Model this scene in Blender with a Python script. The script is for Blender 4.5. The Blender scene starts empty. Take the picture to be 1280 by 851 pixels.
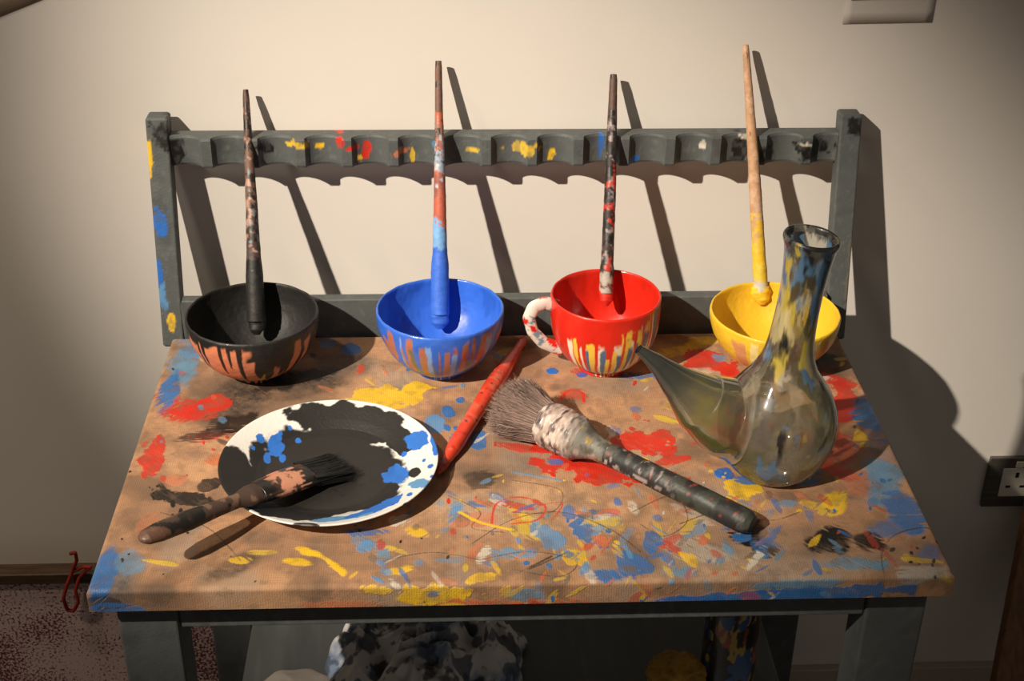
import bpy, numpy as np, math, random
from mathutils import Vector, Matrix
random.seed(4); RNG=np.random.default_rng(7)
SC=bpy.context.scene
try:
    SC.view_settings.view_transform='Standard'; SC.view_settings.look='None'
except Exception: pass
# ------------------------------------------------------------------ camera
F=1742.95; CP,CY,CR=.5248,-.0472,.0128; CL=np.array([-.067,-1.5422,1.6367])
def rotm(p,y,r):
    return np.array((Matrix.Rotation(y,3,'Z')@Matrix.Rotation(math.pi/2-p,3,'X')@Matrix.Rotation(r,3,'Z')))
RM=rotm(CP,CY,CR)
def _ray(u,v): return RM@np.array([(u-640)/F,-(v-425.5)/F,-1.])
def onz(u,v,z):
    D=_ray(u,v); t=(z-CL[2])/D[2]; return CL+t*D
def ony(u,v,y):
    D=_ray(u,v); t=(y-CL[1])/D[1]; return CL+t*D
TZ=.75; H=.425; D0=.485; WY=.100
# ------------------------------------------------------------------ noise
def _h(x,y,z):
    h=(x*np.uint32(374761393)+y*np.uint32(668265263)+z*np.uint32(2246822519))
    h=(h^(h>>np.uint32(13)))*np.uint32(1274126177)
    h=h^(h>>np.uint32(16))
    return (h&np.uint32(0xffffff)).astype(np.float64)/float(0xffffff)
def vn(P,s=1.,seed=0):
    P=np.asarray(P,float)*s+seed*17.31+1000.
    i=np.floor(P).astype(np.int64); f=P-i; f=f*f*(3-2*f); i=i.astype(np.uint32)
    r=0
    with np.errstate(over='ignore'):
        for a in (0,1):
            for b in (0,1):
                for c in (0,1):
                    w=(f[...,0] if a else 1-f[...,0])*(f[...,1] if b else 1-f[...,1])*(f[...,2] if c else 1-f[...,2])
                    r=r+w*_h(i[...,0]+np.uint32(a),i[...,1]+np.uint32(b),i[...,2]+np.uint32(c))
    return r
def fbm(P,s=1.,seed=0,o=4):
    r=0;a=.5;t=0
    for k in range(o):
        r=r+a*vn(P,s*2**k,seed+k*3);t+=a;a*=.5
    return r/t
def lin(c):
    c=np.array(c,float)/255.
    return np.where(c<=.04045,c/12.92,((c+.055)/1.055)**2.4)
def sst(e0,e1,x):
    t=np.clip((x-e0)/(e1-e0),0,1); return t*t*(3-2*t)
def over(C,col,m):
    m=np.asarray(m)[...,None]
    C[...,:3]=C[...,:3]*(1-m)+np.asarray(col)[...,:3]*m
def paint_over(C,col,m):
    over(C,col,m); C[...,3]=np.maximum(C[...,3],np.asarray(m))
# ------------------------------------------------------------------ materials
def newmat(n):
    m=bpy.data.materials.new(n); m.use_nodes=True
    return m,m.node_tree,m.node_tree.nodes['Principled BSDF']
def vmat(name,r0=.7,r1=.4,bump=.15,bs=600.,coat=0.,spec=.5,pb=.4,weave=0):
    m,nt,b=newmat(name); N=nt.nodes;L=nt.links
    a=N.new('ShaderNodeAttribute');a.attribute_name='Col'
    n=N.new('ShaderNodeTexNoise');n.inputs['Scale'].default_value=bs;n.inputs['Detail'].default_value=3
    tc=N.new('ShaderNodeTexCoord');L.new(tc.outputs['Object'],n.inputs['Vector'])
    mr=N.new('ShaderNodeMapRange');mr.inputs['To Min'].default_value=r0;mr.inputs['To Max'].default_value=r1
    L.new(a.outputs['Alpha'],mr.inputs['Value']);L.new(mr.outputs[0],b.inputs['Roughness'])
    hm=N.new('ShaderNodeMath');hm.operation='MULTIPLY_ADD';hm.inputs[1].default_value=pb
    L.new(a.outputs['Alpha'],hm.inputs[0]);L.new(n.outputs['Fac'],hm.inputs[2])
    hout=hm.outputs[0]
    if weave:
        for d in ('X','Y'):
            wv=N.new('ShaderNodeTexWave');wv.bands_direction=d;wv.inputs['Scale'].default_value=weave;wv.inputs['Distortion'].default_value=1.2;wv.inputs['Detail'].default_value=1
            L.new(tc.outputs['Object'],wv.inputs['Vector'])
            ad=N.new('ShaderNodeMath');ad.operation='MULTIPLY_ADD';ad.inputs[1].default_value=.18;L.new(wv.outputs['Fac'],ad.inputs[0]);L.new(hout,ad.inputs[2]);hout=ad.outputs[0]
    bp=N.new('ShaderNodeBump');bp.inputs['Strength'].default_value=bump;bp.inputs['Distance'].default_value=.0012
    L.new(hout,bp.inputs['Height']);L.new(bp.outputs[0],b.inputs['Normal'])
    L.new(a.outputs['Color'],b.inputs['Base Color'])
    b.inputs['Coat Weight'].default_value=coat;b.inputs['Coat Roughness'].default_value=.12
    b.inputs['Specular IOR Level'].default_value=spec
    return m
def pmat(name,c1,c2,scale=8,rough=.7,bump=.1,bscale=None,metal=0,stretch=(1,1,1),detail=5):
    m,nt,b=newmat(name); N=nt.nodes;L=nt.links
    tc=N.new('ShaderNodeTexCoord');mp=N.new('ShaderNodeMapping');mp.inputs['Scale'].default_value=stretch
    L.new(tc.outputs['Object'],mp.inputs[0])
    n=N.new('ShaderNodeTexNoise');n.inputs['Scale'].default_value=scale;n.inputs['Detail'].default_value=detail
    L.new(mp.outputs[0],n.inputs['Vector'])
    cr=N.new('ShaderNodeValToRGB');cr.color_ramp.elements[0].position=.35;cr.color_ramp.elements[1].position=.65
    cr.color_ramp.elements[0].color=(*lin(c1),1);cr.color_ramp.elements[1].color=(*lin(c2),1)
    L.new(n.outputs['Fac'],cr.inputs[0]);L.new(cr.outputs[0],b.inputs['Base Color'])
    n2=N.new('ShaderNodeTexNoise');n2.inputs['Scale'].default_value=bscale or scale*8;L.new(mp.outputs[0],n2.inputs['Vector'])
    bp=N.new('ShaderNodeBump');bp.inputs['Strength'].default_value=bump;bp.inputs['Distance'].default_value=.002
    L.new(n2.outputs['Fac'],bp.inputs['Height']);L.new(bp.outputs[0],b.inputs['Normal'])
    b.inputs['Roughness'].default_value=rough;b.inputs['Metallic'].default_value=metal
    return m
M_canvas=vmat('painted_canvas',.8,.42,.5,900.,pb=.7,weave=130)
M_paint=vmat('thick_paint',.6,.38,.35,200.,coat=.15)
M_gloss=vmat('glossy_paint',.45,.3,.16,110.,coat=.35)
M_wood=vmat('painted_wood',.62,.45,.3,350.)
M_plate=vmat('glazed_plate',.16,.5,.3,300.,coat=.0)
M_cloth=vmat('stained_cloth',.9,.8,.3,700.)
M_hair=vmat('bristle_hair',.6,.6,.0,100.)
# ------------------------------------------------------------------ mesh helpers
def mkobj(name,V,Fc,mat,C=None,smooth=True,parent=None):
    V=np.asarray(V,float).reshape(-1,3)
    me=bpy.data.meshes.new(name); me.from_pydata(V.tolist(),[],[tuple(int(q) for q in f) for f in Fc]); me.update()
    if smooth: me.polygons.foreach_set('use_smooth',np.ones(len(me.polygons),bool))
    if C is not None:
        at=me.color_attributes.new('Col','FLOAT_COLOR','POINT'); at.data.foreach_set('color',np.asarray(C,np.float32).reshape(-1))
    me.materials.append(mat)
    ob=bpy.data.objects.new(name,me); SC.collection.objects.link(ob)
    if parent: ob.parent=parent
    return ob
def empty(name,loc=(0,0,0)):
    e=bpy.data.objects.new(name,None); SC.collection.objects.link(e); e.empty_display_size=.05; return e
def gridfaces(M,N,wrap=False,off=0):
    i=np.arange(M-1)[:,None]; j=np.arange(N if wrap else N-1)[None,:]; j2=(j+1)%N
    return (np.stack([i*N+j+0*i,i*N+j2+0*i,(i+1)*N+j2,(i+1)*N+j],-1).reshape(-1,4)+off)
def loft(name,R,mat,colfn=None,cap=True,parent=None,smooth=True,flip=False):
    """R: (M,N,3) rings"""
    R=np.asarray(R,float);M,N,_=R.shape
    V=R.reshape(-1,3); Fc=gridfaces(M,N,True).tolist()
    if cap:
        V=np.vstack([V,R[0].mean(0)[None],R[-1].mean(0)[None]]); a=M*N;b=a+1
        for j in range(N):
            k=(j+1)%N
            Fc.append([a,k,j]);Fc.append([b,(M-1)*N+j,(M-1)*N+k])
    if flip: Fc=[f[::-1] for f in Fc]
    C=None
    if colfn is not None:
        T=np.repeat(np.linspace(0,1,M),N); A=np.tile(np.linspace(0,2*math.pi,N,endpoint=False),M)
        if cap: T=np.append(T,[0,1]);A=np.append(A,[0,0])
        C=colfn(V,T,A)
    return mkobj(name,V,Fc,mat,C,smooth,parent)
def tube(path,rad,N=24,M=120,sq=(1,1),up=(0,0,1),ts=None,wob=0.,seed=0,sqs=None):
    path=np.asarray(path,float)
    d=np.r_[0,np.cumsum(np.linalg.norm(np.diff(path,axis=0),axis=1))]; d/=d[-1]
    t=np.linspace(0,1,M)
    P=np.stack([np.interp(t,d,path[:,k]) for k in range(3)],1)
    rt=np.array([q[0] for q in rad]);rv=np.array([q[1] for q in rad]); r=np.interp(t,rt,rv)
    k=max(1,M//40)
    if len(path)>2:
        for _ in range(k): P[1:-1]=(P[:-2]+2*P[1:-1]+P[2:])/4
    if sqs is not None:
        s0=np.interp(t,[q[0] for q in sqs],[q[1] for q in sqs]);s1=np.interp(t,[q[0] for q in sqs],[q[2] for q in sqs])
    else: s0=np.full(M,sq[0]);s1=np.full(M,sq[1])
    T=np.gradient(P,axis=0);T/=np.linalg.norm(T,axis=1)[:,None]
    upv=np.tile(np.array(up,float),(M,1)); S=np.cross(T,upv);S/=np.linalg.norm(S,axis=1)[:,None]; U=np.cross(S,T)
    a=np.linspace(0,2*math.pi,N,endpoint=False)
    R=P[:,None]+ (S[:,None]*np.cos(a)[None,:,None])*(r*s0)[:,None,None]+(U[:,None]*np.sin(a)[None,:,None])*(r*s1)[:,None,None]
    if wob:
        n=fbm(R,120,seed,3)-.5; c=P[:,None]; R=c+(R-c)*(1+wob*n[...,None])
    return R
def barring(c0,c1,hx,hy,M=60,nseg=10,bev=.002,ax=(1,0,0),ay=(0,1,0)):
    """rounded-rect board from c0 to c1"""
    pts=[]
    cs=[(hx-bev,hy-bev,0),(-hx+bev,hy-bev,90),(-hx+bev,-hy+bev,180),(hx-bev,-hy+bev,270)]
    for i,(x,y,a0) in enumerate(cs):
        for k in range(4):
            a=math.radians(a0+k*30); pts.append((x+bev*math.cos(a),y+bev*math.sin(a)))
        nx,ny,na=cs[(i+1)%4]; e=(nx+bev*math.cos(math.radians(na)),ny+bev*math.sin(math.radians(na))); s=pts[-1]
        for k in range(1,nseg): pts.append((s[0]+(e[0]-s[0])*k/nseg,s[1]+(e[1]-s[1])*k/nseg))
    pts=np.array(pts); ax=np.array(ax,float);ay=np.array(ay,float)
    c0=np.array(c0,float);c1=np.array(c1,float)
    L=np.linalg.norm(c1-c0); t=np.linspace(0,1,M); t=np.unique(np.r_[0,bev/L,t,1-bev/L,1]); 
    R=[]
    for q in t:
        s=1-bev*.7/min(hx,hy) if q in(0.,1.) else 1
        R.append((c0+(c1-c0)*q)+s*(pts[:,:1]*ax+pts[:,1:]*ay))
    return np.array(R)
def box(name,x0,x1,y0,y1,z0,z1,mat,colfn=None,parent=None,bev=.002,M=30):
    """long axis auto"""
    d=[x1-x0,y1-y0,z1-z0]; k=int(np.argmax(d)); c=[(x0+x1)/2,(y0+y1)/2,(z0+z1)/2]
    a=list(c);b=list(c);lo=[x0,y0,z0];hi=[x1,y1,z1];a[k]=lo[k];b[k]=hi[k]
    o=[(k+1)%3,(k+2)%3]; E=np.eye(3)
    return loft(name,barring(a,b,d[o[0]]/2,d[o[1]]/2,M,8,bev,E[o[0]],E[o[1]]),mat,colfn,parent=parent,smooth=False)
def strands(name,roots,tips,w,mat,col,parent=None,curl=.0,seg=4):
    rng=np.random.default_rng(3);V=[];Fc=[];C=[]
    for r,t in zip(roots,tips):
        d=t-r; L=np.linalg.norm(d); d/=L; s=np.cross(d,(0.3,.2,1));s/=np.linalg.norm(s);u=np.cross(s,d)
        ph=rng.normal(0,curl,2); o=len(V); cc=col(rng)
        for k in range(seg+1):
            q=k/seg; ww=w*(1-.75*q); c=r+(t-r)*q+(s*ph[0]+u*ph[1])*L*q*q
            for j in range(3):
                a=j*2.0944; V.append(c+ww*(s*math.cos(a)+u*math.sin(a))); C.append(cc)
        for k in range(seg):
            for j in range(3):
                Fc.append([o+k*3+j,o+k*3+(j+1)%3,o+k*3+3+(j+1)%3,o+k*3+3+j])
    return mkobj(name,V,Fc,mat,C,True,parent)
# ------------------------------------------------------------------ colours
RED=lin((200,44,26));BLUE=lin((40,104,190));LBLUE=lin((88,138,184));YEL=lin((225,182,40));BLK=lin((24,22,21));WHT=lin((205,198,184))
TAN=lin((172,130,97));PEACH=lin((190,116,82));ORG=lin((195,102,62));GRY=lin((80,84,84));DGRY=lin((62,66,66));BRN=lin((110,78,55))
# ------------------------------------------------------------------ room
def plainbox(name,x0,x1,y0,y1,z0,z1,mat):
    V=[(x,y,z) for x in(x0,x1) for y in(y0,y1) for z in(z0,z1)]
    return mkobj(name,V,[(0,1,3,2),(4,6,7,5),(0,4,5,1),(2,3,7,6),(0,2,6,4),(1,5,7,3)],mat,None,False)
M_wall=pmat('wall_paint',(213,207,200),(218,212,205),3,.85,.05,60)
M_floor=pmat('grey_floor',(70,62,55),(88,78,68),6,.6,.1)
plainbox('wall_back',-2.8,2.6,WY,WY+.1,0,3.4,M_wall)
plainbox('wall_left',-2.9,-2.8,-4,WY+.1,0,3.4,M_wall)
plainbox('floor',-2.9,2.6,-4,WY+.1,-.1,0,M_floor)
plainbox('ceiling',-2.9,2.6,-4,WY+.1,3.4,3.5,M_wall)
M_base=pmat('baseboard_paint',(170,160,148),(182,172,160),5,.5,.05)
box('baseboard_back',-2.79,2.59,WY-.014,WY-.0005,0.0,ony(1150,835,WY-.014)[2],M_base,M=3)
# ------------------------------------------------------------------ table
table=empty('paint_splattered_table')
e=.024; rr=.005
nu,nv=1080,600
us=np.linspace(-H-e,H+e,nu); vs=np.linspace(-D0-e,.0,nv)
U,Vv=np.meshgrid(us,vs)
def fold(s,h):
    a=np.abs(s); x=a.copy(); z=np.zeros_like(a)
    k=a>h-rr; th=np.clip((a-(h-rr))/rr,0,math.pi/2)
    x=np.where(k,h-rr+rr*np.sin(th),a); z=np.where(k,rr*(1-np.cos(th)),0)
    ex=np.clip(a-(h-rr)-rr*math.pi/2,0,None); z=z+ex
    return np.sign(s)*x,z
X,zx=fold(U,H); Yq,zy=fold(np.minimum(Vv,0),D0)
Z=TZ-np.maximum(zx,zy)
P3=np.stack([U,Vv,0*U],-1)
nlo=fbm(P3,9,1,4);nmid=fbm(P3,38,2,4);nm2=fbm(P3,60,3,4);nhi=fbm(P3,260,4,3);nbl=fbm(P3,22,41,4)
st1=fbm(np.stack([U*60,Vv*420,0*U],-1),1,5,3);st2=fbm(np.stack([(U+Vv)*300,(U-Vv)*50,0*U],-1),1,6,3);st3=fbm(np.stack([(U-Vv)*300,(U+Vv)*50,0*U],-1),1,8,3)
C=np.zeros(U.shape+(4,)); 
C[...,:3]=TAN*(0.66+.6*nlo[...,None])*(.80+.4*nhi[...,None]); 
over(C,lin((126,98,78)),sst(.48,.66,nmid)*.5); over(C,lin((196,152,112)),sst(.52,.7,fbm(P3,20,9,3))*.45); over(C,lin((90,73,60)),sst(.54,.72,nbl)*.6); over(C,lin((150,140,128)),sst(.6,.75,fbm(P3,14,77,4))*.45)
def patch(col,cx,cy,rx,ry,ang=0,kind='solid',amp=.5,al=1.):
    a=math.radians(ang); c=onz(cx,cy,TZ)[:2]
    e1=onz(cx+rx*math.cos(a),cy+rx*math.sin(a),TZ)[:2]-c; e2=onz(cx-ry*math.sin(a),cy+ry*math.cos(a),TZ)[:2]-c
    Mi=np.linalg.inv(np.stack([e1,e2],1)); rad=(np.linalg.norm(e1)+np.linalg.norm(e2))*1.7
    i0,i1=np.searchsorted(vs,[c[1]-rad,c[1]+rad]); j0,j1=np.searchsorted(us,[c[0]-rad,c[0]+rad])
    if i1-i0<1 or j1-j0<1: return
    sl=(slice(i0,i1),slice(j0,j1)); q=np.stack([U[sl]-c[0],Vv[sl]-c[1]],-1)@Mi.T; d=np.linalg.norm(q,axis=-1)
    if kind=='solid':
        m=1-sst(.92,1.05,d+amp*2.6*(nm2[sl]-.5)+.35*(nhi[sl]-.5)); m=m*al*(.86+.14*sst(.3,.45,st2[sl]))
    elif kind=='dry':
        s=[st1,st2,st3][int(abs(cx*7+cy))%3][sl]
        m=(1-sst(.75,1.1,d+amp*3*(nmid[sl]-.5)))*sst(.37,.50,s+.25*(1-d)+.1*(nhi[sl]-.5))*al
    elif kind=='soft':
        m=(1-sst(.45,1.15,d+amp*2*(nmid[sl]-.5)))*(.8+.9*(nhi[sl]-.35))*al; m=np.clip(m,0,1)
    sub=C[sl]; shade=np.asarray(col)*(0.78+.42*nm2[sl])[...,None]
    if kind=='soft': over(sub,shade,m)
    else: paint_over(sub,shade,m)
    C[sl]=sub
def stroke(col,pts,w,al=1.,wob=2.):
    pts=[(p[0]+random.uniform(-wob,wob)*.3,p[1]+random.uniform(-wob,wob)*.3) for p in pts]
    pp=[];Q=[pts[0]]+pts+[pts[-1]]
    for i in range(1,len(Q)-2):
        for k in range(8):
            t=k/8;a,b,c_,d_=[np.array(Q[i+j]) for j in(-1,0,1,2)]
            pp.append(.5*((2*b)+(-a+c_)*t+(2*a-5*b+4*c_-d_)*t*t+(-a+3*b-3*c_+d_)*t**3))
    pp.append(np.array(pts[-1])); W3=[onz(p[0],p[1],TZ)[:2] for p in pp]; ww=w*.00075
    for a,b in zip(W3[:-1],W3[1:]):
        lo=np.minimum(a,b)-ww*2;hi=np.maximum(a,b)+ww*2
        i0,i1=np.searchsorted(vs,[lo[1],hi[1]]); j0,j1=np.searchsorted(us,[lo[0],hi[0]])
        if i1-i0<1 or j1-j0<1: continue
        sl=(slice(i0,i1),slice(j0,j1)); p=np.stack([U[sl],Vv[sl]],-1); ab=b-a
        t=np.clip(((p-a)@ab)/(ab@ab+1e-12),0,1); d=np.linalg.norm(p-a-t[...,None]*ab,axis=-1)
        m=(1-sst(.6,1.1,d/ww*(.7+.6*nhi[sl])))*al*np.clip(-.2+2.2*nm2[sl],0,1); sub=C[sl]; paint_over(sub,col,m); C[sl]=sub
def splat(col,cx,cy,sp,n,r0,r1,seed=0):
    g=random.Random(seed)
    for _ in range(n):
        r=g.uniform(r0,r1)*g.random()**.7+.8; patch(col,cx+g.gauss(0,sp),cy+g.gauss(0,sp*.6),r*1.25,r*.8,g.uniform(0,180),'solid',.12)
# tone washes
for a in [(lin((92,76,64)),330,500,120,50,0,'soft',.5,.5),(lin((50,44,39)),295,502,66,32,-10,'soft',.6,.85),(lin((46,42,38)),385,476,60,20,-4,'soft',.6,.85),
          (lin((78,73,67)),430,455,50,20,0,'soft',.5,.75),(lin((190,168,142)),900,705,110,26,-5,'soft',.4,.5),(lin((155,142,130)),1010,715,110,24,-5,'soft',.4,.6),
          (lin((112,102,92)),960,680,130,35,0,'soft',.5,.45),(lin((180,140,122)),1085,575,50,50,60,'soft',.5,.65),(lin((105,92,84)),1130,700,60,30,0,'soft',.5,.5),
          (lin((210,178,142)),640,640,160,40,0,'soft',.4,.2),(lin((104,80,62)),430,690,170,30,0,'soft',.5,.35),(lin((62,48,38)),290,708,56,14,-24,'soft',.2,.75),  # last entry here: cast shadow of the flat brush handle, painted in brown
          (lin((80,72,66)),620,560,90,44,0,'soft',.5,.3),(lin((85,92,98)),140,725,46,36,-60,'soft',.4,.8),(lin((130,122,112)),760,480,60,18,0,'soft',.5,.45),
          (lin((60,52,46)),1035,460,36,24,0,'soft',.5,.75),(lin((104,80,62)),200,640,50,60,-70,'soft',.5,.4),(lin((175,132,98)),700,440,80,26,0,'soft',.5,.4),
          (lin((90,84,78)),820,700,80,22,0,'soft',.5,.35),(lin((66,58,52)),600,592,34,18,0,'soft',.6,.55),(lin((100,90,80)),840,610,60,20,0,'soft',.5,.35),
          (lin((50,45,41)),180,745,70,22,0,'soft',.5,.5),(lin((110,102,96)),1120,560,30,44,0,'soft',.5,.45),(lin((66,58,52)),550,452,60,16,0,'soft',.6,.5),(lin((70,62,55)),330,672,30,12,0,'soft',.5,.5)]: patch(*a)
B2=lin((50,106,168)); B3=lin((96,140,172)); R2=lin((180,60,40)); Y2=lin((205,172,60)); 
for a in [
 (B3,228,455,30,26,-70,'dry',.6,.9),(B2,213,485,12,30,20,'dry',.6,.95),(LBLUE,240,440,28,12,0,'dry',.6,.8),(Y2,262,447,16,8,0,'dry',.6,.7),
 (R2,246,512,40,14,-8,'dry',.55,.95),(RED,268,503,18,10,0,'solid',.5,.95),(RED,236,516,28,9,-8,'solid',.6,.95),(R2,262,545,30,6,-12,'dry',.5,.8),(RED,190,573,15,26,22,'solid',.45,.95),(PEACH,222,600,16,8,0,'dry',.5,.8),
 (BLK,232,622,42,10,6,'solid',.45,.95),(BLK,262,606,18,8,-20,'solid',.5,.9),(BLK,205,612,12,4,50,'dry',.4,.9),(ORG,275,575,22,7,-5,'dry',.6,.7),
 (BLK,300,525,36,14,-12,'dry',.7,.9),(BLK,250,545,45,6,-10,'dry',.6,.8),(BLK,360,478,50,12,-15,'dry',.7,.8),(BLK,400,465,36,8,-10,'dry',.7,.7),
 (Y2,200,703,22,3,8,'solid',.4,.9),(YEL,372,702,20,5,6,'dry',.5,.95),(YEL,420,708,16,5,30,'dry',.5,.95),(Y2,330,690,20,4,0,'dry',.5,.7),(YEL,390,690,22,6,15,'dry',.7,.9),(YEL,300,700,14,4,0,'dry',.5,.8),
 (B2,130,715,16,44,25,'dry',.5,.9),(B3,160,700,18,18,0,'dry',.6,.6),(BLK,125,750,30,8,0,'dry',.6,.6),(B2,140,757,40,8,0,'dry',.5,.8),(PEACH,185,660,14,20,30,'dry',.6,.5),(ORG,420,752,60,6,0,'dry',.6,.5),
 (YEL,482,496,50,13,-6,'solid',.75,.95),(YEL,520,485,26,8,-5,'solid',.6,.95),(Y2,440,503,22,6,0,'dry',.6,.9),(B2,440,437,16,6,0,'solid',.5,.9),(B3,410,430,12,6,0,'dry',.5,.8),
 (B2,560,515,8,7,0,'solid',.3,1),(B2,598,548,10,13,0,'solid',.3,1),(LBLUE,545,530,14,12,0,'solid',.4,.9),(B2,575,500,6,4,0,'solid',.3,1),(BLUE,690,464,8,4,0,'solid',.2,1),(BLUE,727,468,7,4,0,'solid',.2,1),
 (Y2,640,440,16,7,0,'dry',.5,.6),(BLK,600,600,22,14,0,'dry',.6,.6),(BLK,655,430,40,9,0,'soft',.6,.6),(BLK,715,500,24,10,0,'soft',.7,.35),
 (RED,748,584,74,20,6,'solid',.7,.96),(RED,812,552,42,18,0,'solid',.7,.96),(RED,700,566,40,16,25,'solid',.7,.95),(RED,790,590,60,14,10,'solid',.5,.93),(RED,650,560,30,6,10,'dry',.5,.8),(RED,840,575,22,6,-10,'solid',.5,.9),
 (R2,715,492,18,9,0,'dry',.7,.7),(Y2,832,524,15,4,12,'solid',.4,.95),(YEL,805,575,6,4,0,'solid',.3,.9),
 (YEL,845,440,42,9,-14,'dry',.6,.9),(YEL,880,425,20,6,0,'dry',.5,.8),(RED,885,452,36,12,14,'solid',.5,.95),(RED,920,470,25,9,20,'solid',.5,.9),(lin((200,188,166)),860,465,30,8,0,'dry',.5,.7),(B2,800,470,30,5,0,'dry',.6,.8),
 (BLK,1030,448,30,9,10,'dry',.7,.9),(RED,1045,475,34,7,18,'dry',.5,.9),(WHT,1020,470,24,5,10,'dry',.5,.7),(RED,1052,505,24,22,50,'solid',.6,.93),(R2,1040,560,34,40,0,'dry',.5,.85),(RED,1050,590,22,9,20,'solid',.5,.95),
 (B2,1085,520,18,30,-30,'dry',.6,.95),(YEL,1075,545,8,14,-30,'dry',.5,.9),(B3,1100,600,24,44,-35,'dry',.6,.95),(B2,1130,640,20,40,-35,'dry',.6,.95),(B2,1110,660,30,14,0,'dry',.6,.7),(PEACH,1075,600,20,22,0,'dry',.6,.7),(B2,1160,690,16,20,-30,'dry',.6,.6),
 (YEL,1045,628,16,16,0,'dry',.6,1),(YEL,928,612,28,14,10,'solid',.6,.95),(YEL,910,630,20,11,20,'solid',.5,.9),(BLUE,905,593,12,7,0,'solid',.5,1),(B2,930,600,18,5,10,'dry',.5,.9),(B2,1010,600,20,8,0,'dry',.5,.8),
 (BLK,1035,673,30,17,-10,'dry',.7,1),(BLK,1036,675,28,14,-10,'soft',.7,.95),(BLK,1086,676,22,12,15,'dry',.7,.95),(BLK,1084,676,18,8,15,'soft',.7,.85),(BLK,940,662,22,14,0,'soft',.7,.8),(BLK,940,665,22,18,0,'dry',.7,1),(BLK,955,690,16,10,0,'dry',.7,.8),(B2,930,670,12,9,0,'solid',.5,.95),(BLK,1170,718,12,4,0,'dry',.5,.8),(Y2,1150,700,26,3,5,'solid',.4,.9),
 (YEL,560,738,46,12,0,'solid',.8,.95),(YEL,530,745,36,6,0,'dry',.6,.9),(YEL,600,722,26,7,-15,'solid',.7,.9),(YEL,720,697,20,9,20,'solid',.6,.9),(YEL,525,665,16,8,10,'dry',.6,.9),(YEL,500,712,18,5,-10,'dry',.6,.85),(YEL,470,735,20,4,5,'dry',.6,.8),(Y2,660,655,26,15,30,'dry',.6,.9),
 (B2,735,660,16,24,-40,'solid',.8,.9),(B2,790,703,24,14,10,'solid',.8,.9),(B2,762,718,28,9,0,'dry',.6,.95),(LBLUE,690,672,22,11,40,'solid',.8,.85),(B2,815,680,11,15,0,'solid',.6,.9),(B3,640,690,24,8,0,'dry',.6,.8),(B2,710,640,10,12,0,'dry',.5,.8),(B3,850,715,24,9,0,'dry',.6,.8),
 (B3,655,740,22,7,0,'dry',.6,.8),(B2,455,665,30,5,0,'dry',.6,.8),(R2,650,633,24,4,10,'dry',.6,.8),(ORG,620,752,90,8,0,'dry',.5,.9),(ORG,700,750,60,7,0,'dry',.5,.8),(RED,430,762,20,5,0,'dry',.5,.7),(YEL,560,757,30,8,0,'dry',.5,.8),
 (B2,880,748,60,8,0,'solid',.5,.95),(B2,970,744,140,9,-1.5,'solid',.4,.95),(B2,1060,735,90,8,-2,'solid',.6,.9),(BLUE,870,745,50,5,0,'dry',.4,.9),(B3,1000,727,80,5,-2,'dry',.5,.8),
 (lin((195,186,172)),860,640,30,7,25,'dry',.5,.6),(lin((186,176,162)),880,690,50,14,10,'dry',.6,.6),(B3,760,650,16,10,0,'dry',.5,.8),(ORG,600,650,26,10,0,'dry',.5,.5),(RED,760,640,16,5,0,'dry',.5,.5),
 (lin((176,172,164)),1160,715,36,12,0,'dry',.6,.7),(B3,1060,705,40,8,0,'dry',.6,.8),(R2,680,752,40,5,0,'dry',.5,.8),(B3,560,700,24,5,0,'dry',.6,.5),
]: patch(*a)
gr=random.Random(5)
for _ in range(230):
    cx=gr.gauss(780,200);cy=gr.uniform(622,745)
    if cx<440: continue
    col=gr.choice([B2,B2,B3,B3,LBLUE,YEL,Y2,Y2,PEACH,ORG,R2,WHT,lin((110,98,86))]); patch(col,cx,cy,gr.uniform(3,18),gr.uniform(1.2,7),gr.choice([-1,1])*gr.uniform(10,65),'dry',.9,gr.uniform(.45,.9))
for _ in range(110):
    cx=gr.uniform(180,1080);cy=gr.uniform(430,640)
    col=gr.choice([B2,B3,Y2,R2,PEACH,WHT,BLK,ORG]); patch(col,cx,cy,gr.uniform(3,14),gr.uniform(1,5),gr.uniform(-60,60),'dry',.9,gr.uniform(.4,.9))
splat(BLK,180,470,40,8,1,3,1);splat(B2,590,540,30,10,1,4,2);splat(RED,660,580,70,12,1,3,3);splat(BLK,1160,700,24,12,1,5,4);splat(Y2,620,620,60,10,1,4,5)
splat(B2,720,700,80,14,1,4,6);splat(WHT,900,620,90,8,1,3,7);splat(RED,240,520,40,10,1,3,8);splat(BLK,170,620,50,12,1,4,9);splat(B2,1100,600,40,10,1,4,10);splat(BLK,330,700,120,14,1,3,11);splat(Y2,900,600,40,8,1,4,12)
gz=sst(.52,.72,fbm(P3,90,61,4))*.3+sst(.5,.7,fbm(P3,16,62,4))*.16; over(C,lin((108,86,68)),gz)
K=lin((66,54,46))
for pts,w in [([(590,680),(640,650),(700,640),(760,660),(800,690)],1.),([(600,700),(660,690),(720,700),(700,720),(640,712)],1.),([(640,600),(700,612),(690,640),(640,640)],1.),
     ([(850,655),(900,640),(960,650),(1000,640)],1.2),([(1105,720),(1102,690),(1120,668),(1160,660),(1185,680)],1.5),([(650,715),(690,695),(660,712),(710,690)],1.6),([(560,620),(600,640),(590,660),(630,665)],1.),
     ([(790,640),(840,620),(860,650),(830,670),(800,655)],1.),([(900,505),(930,540),(900,560)],1.),([(200,640),(260,660),(300,700)],1.),([(480,700),(540,690),(600,700)],1.),([(720,520),(760,540),(740,560)],1.)]: stroke(K,pts,w,.7)
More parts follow.
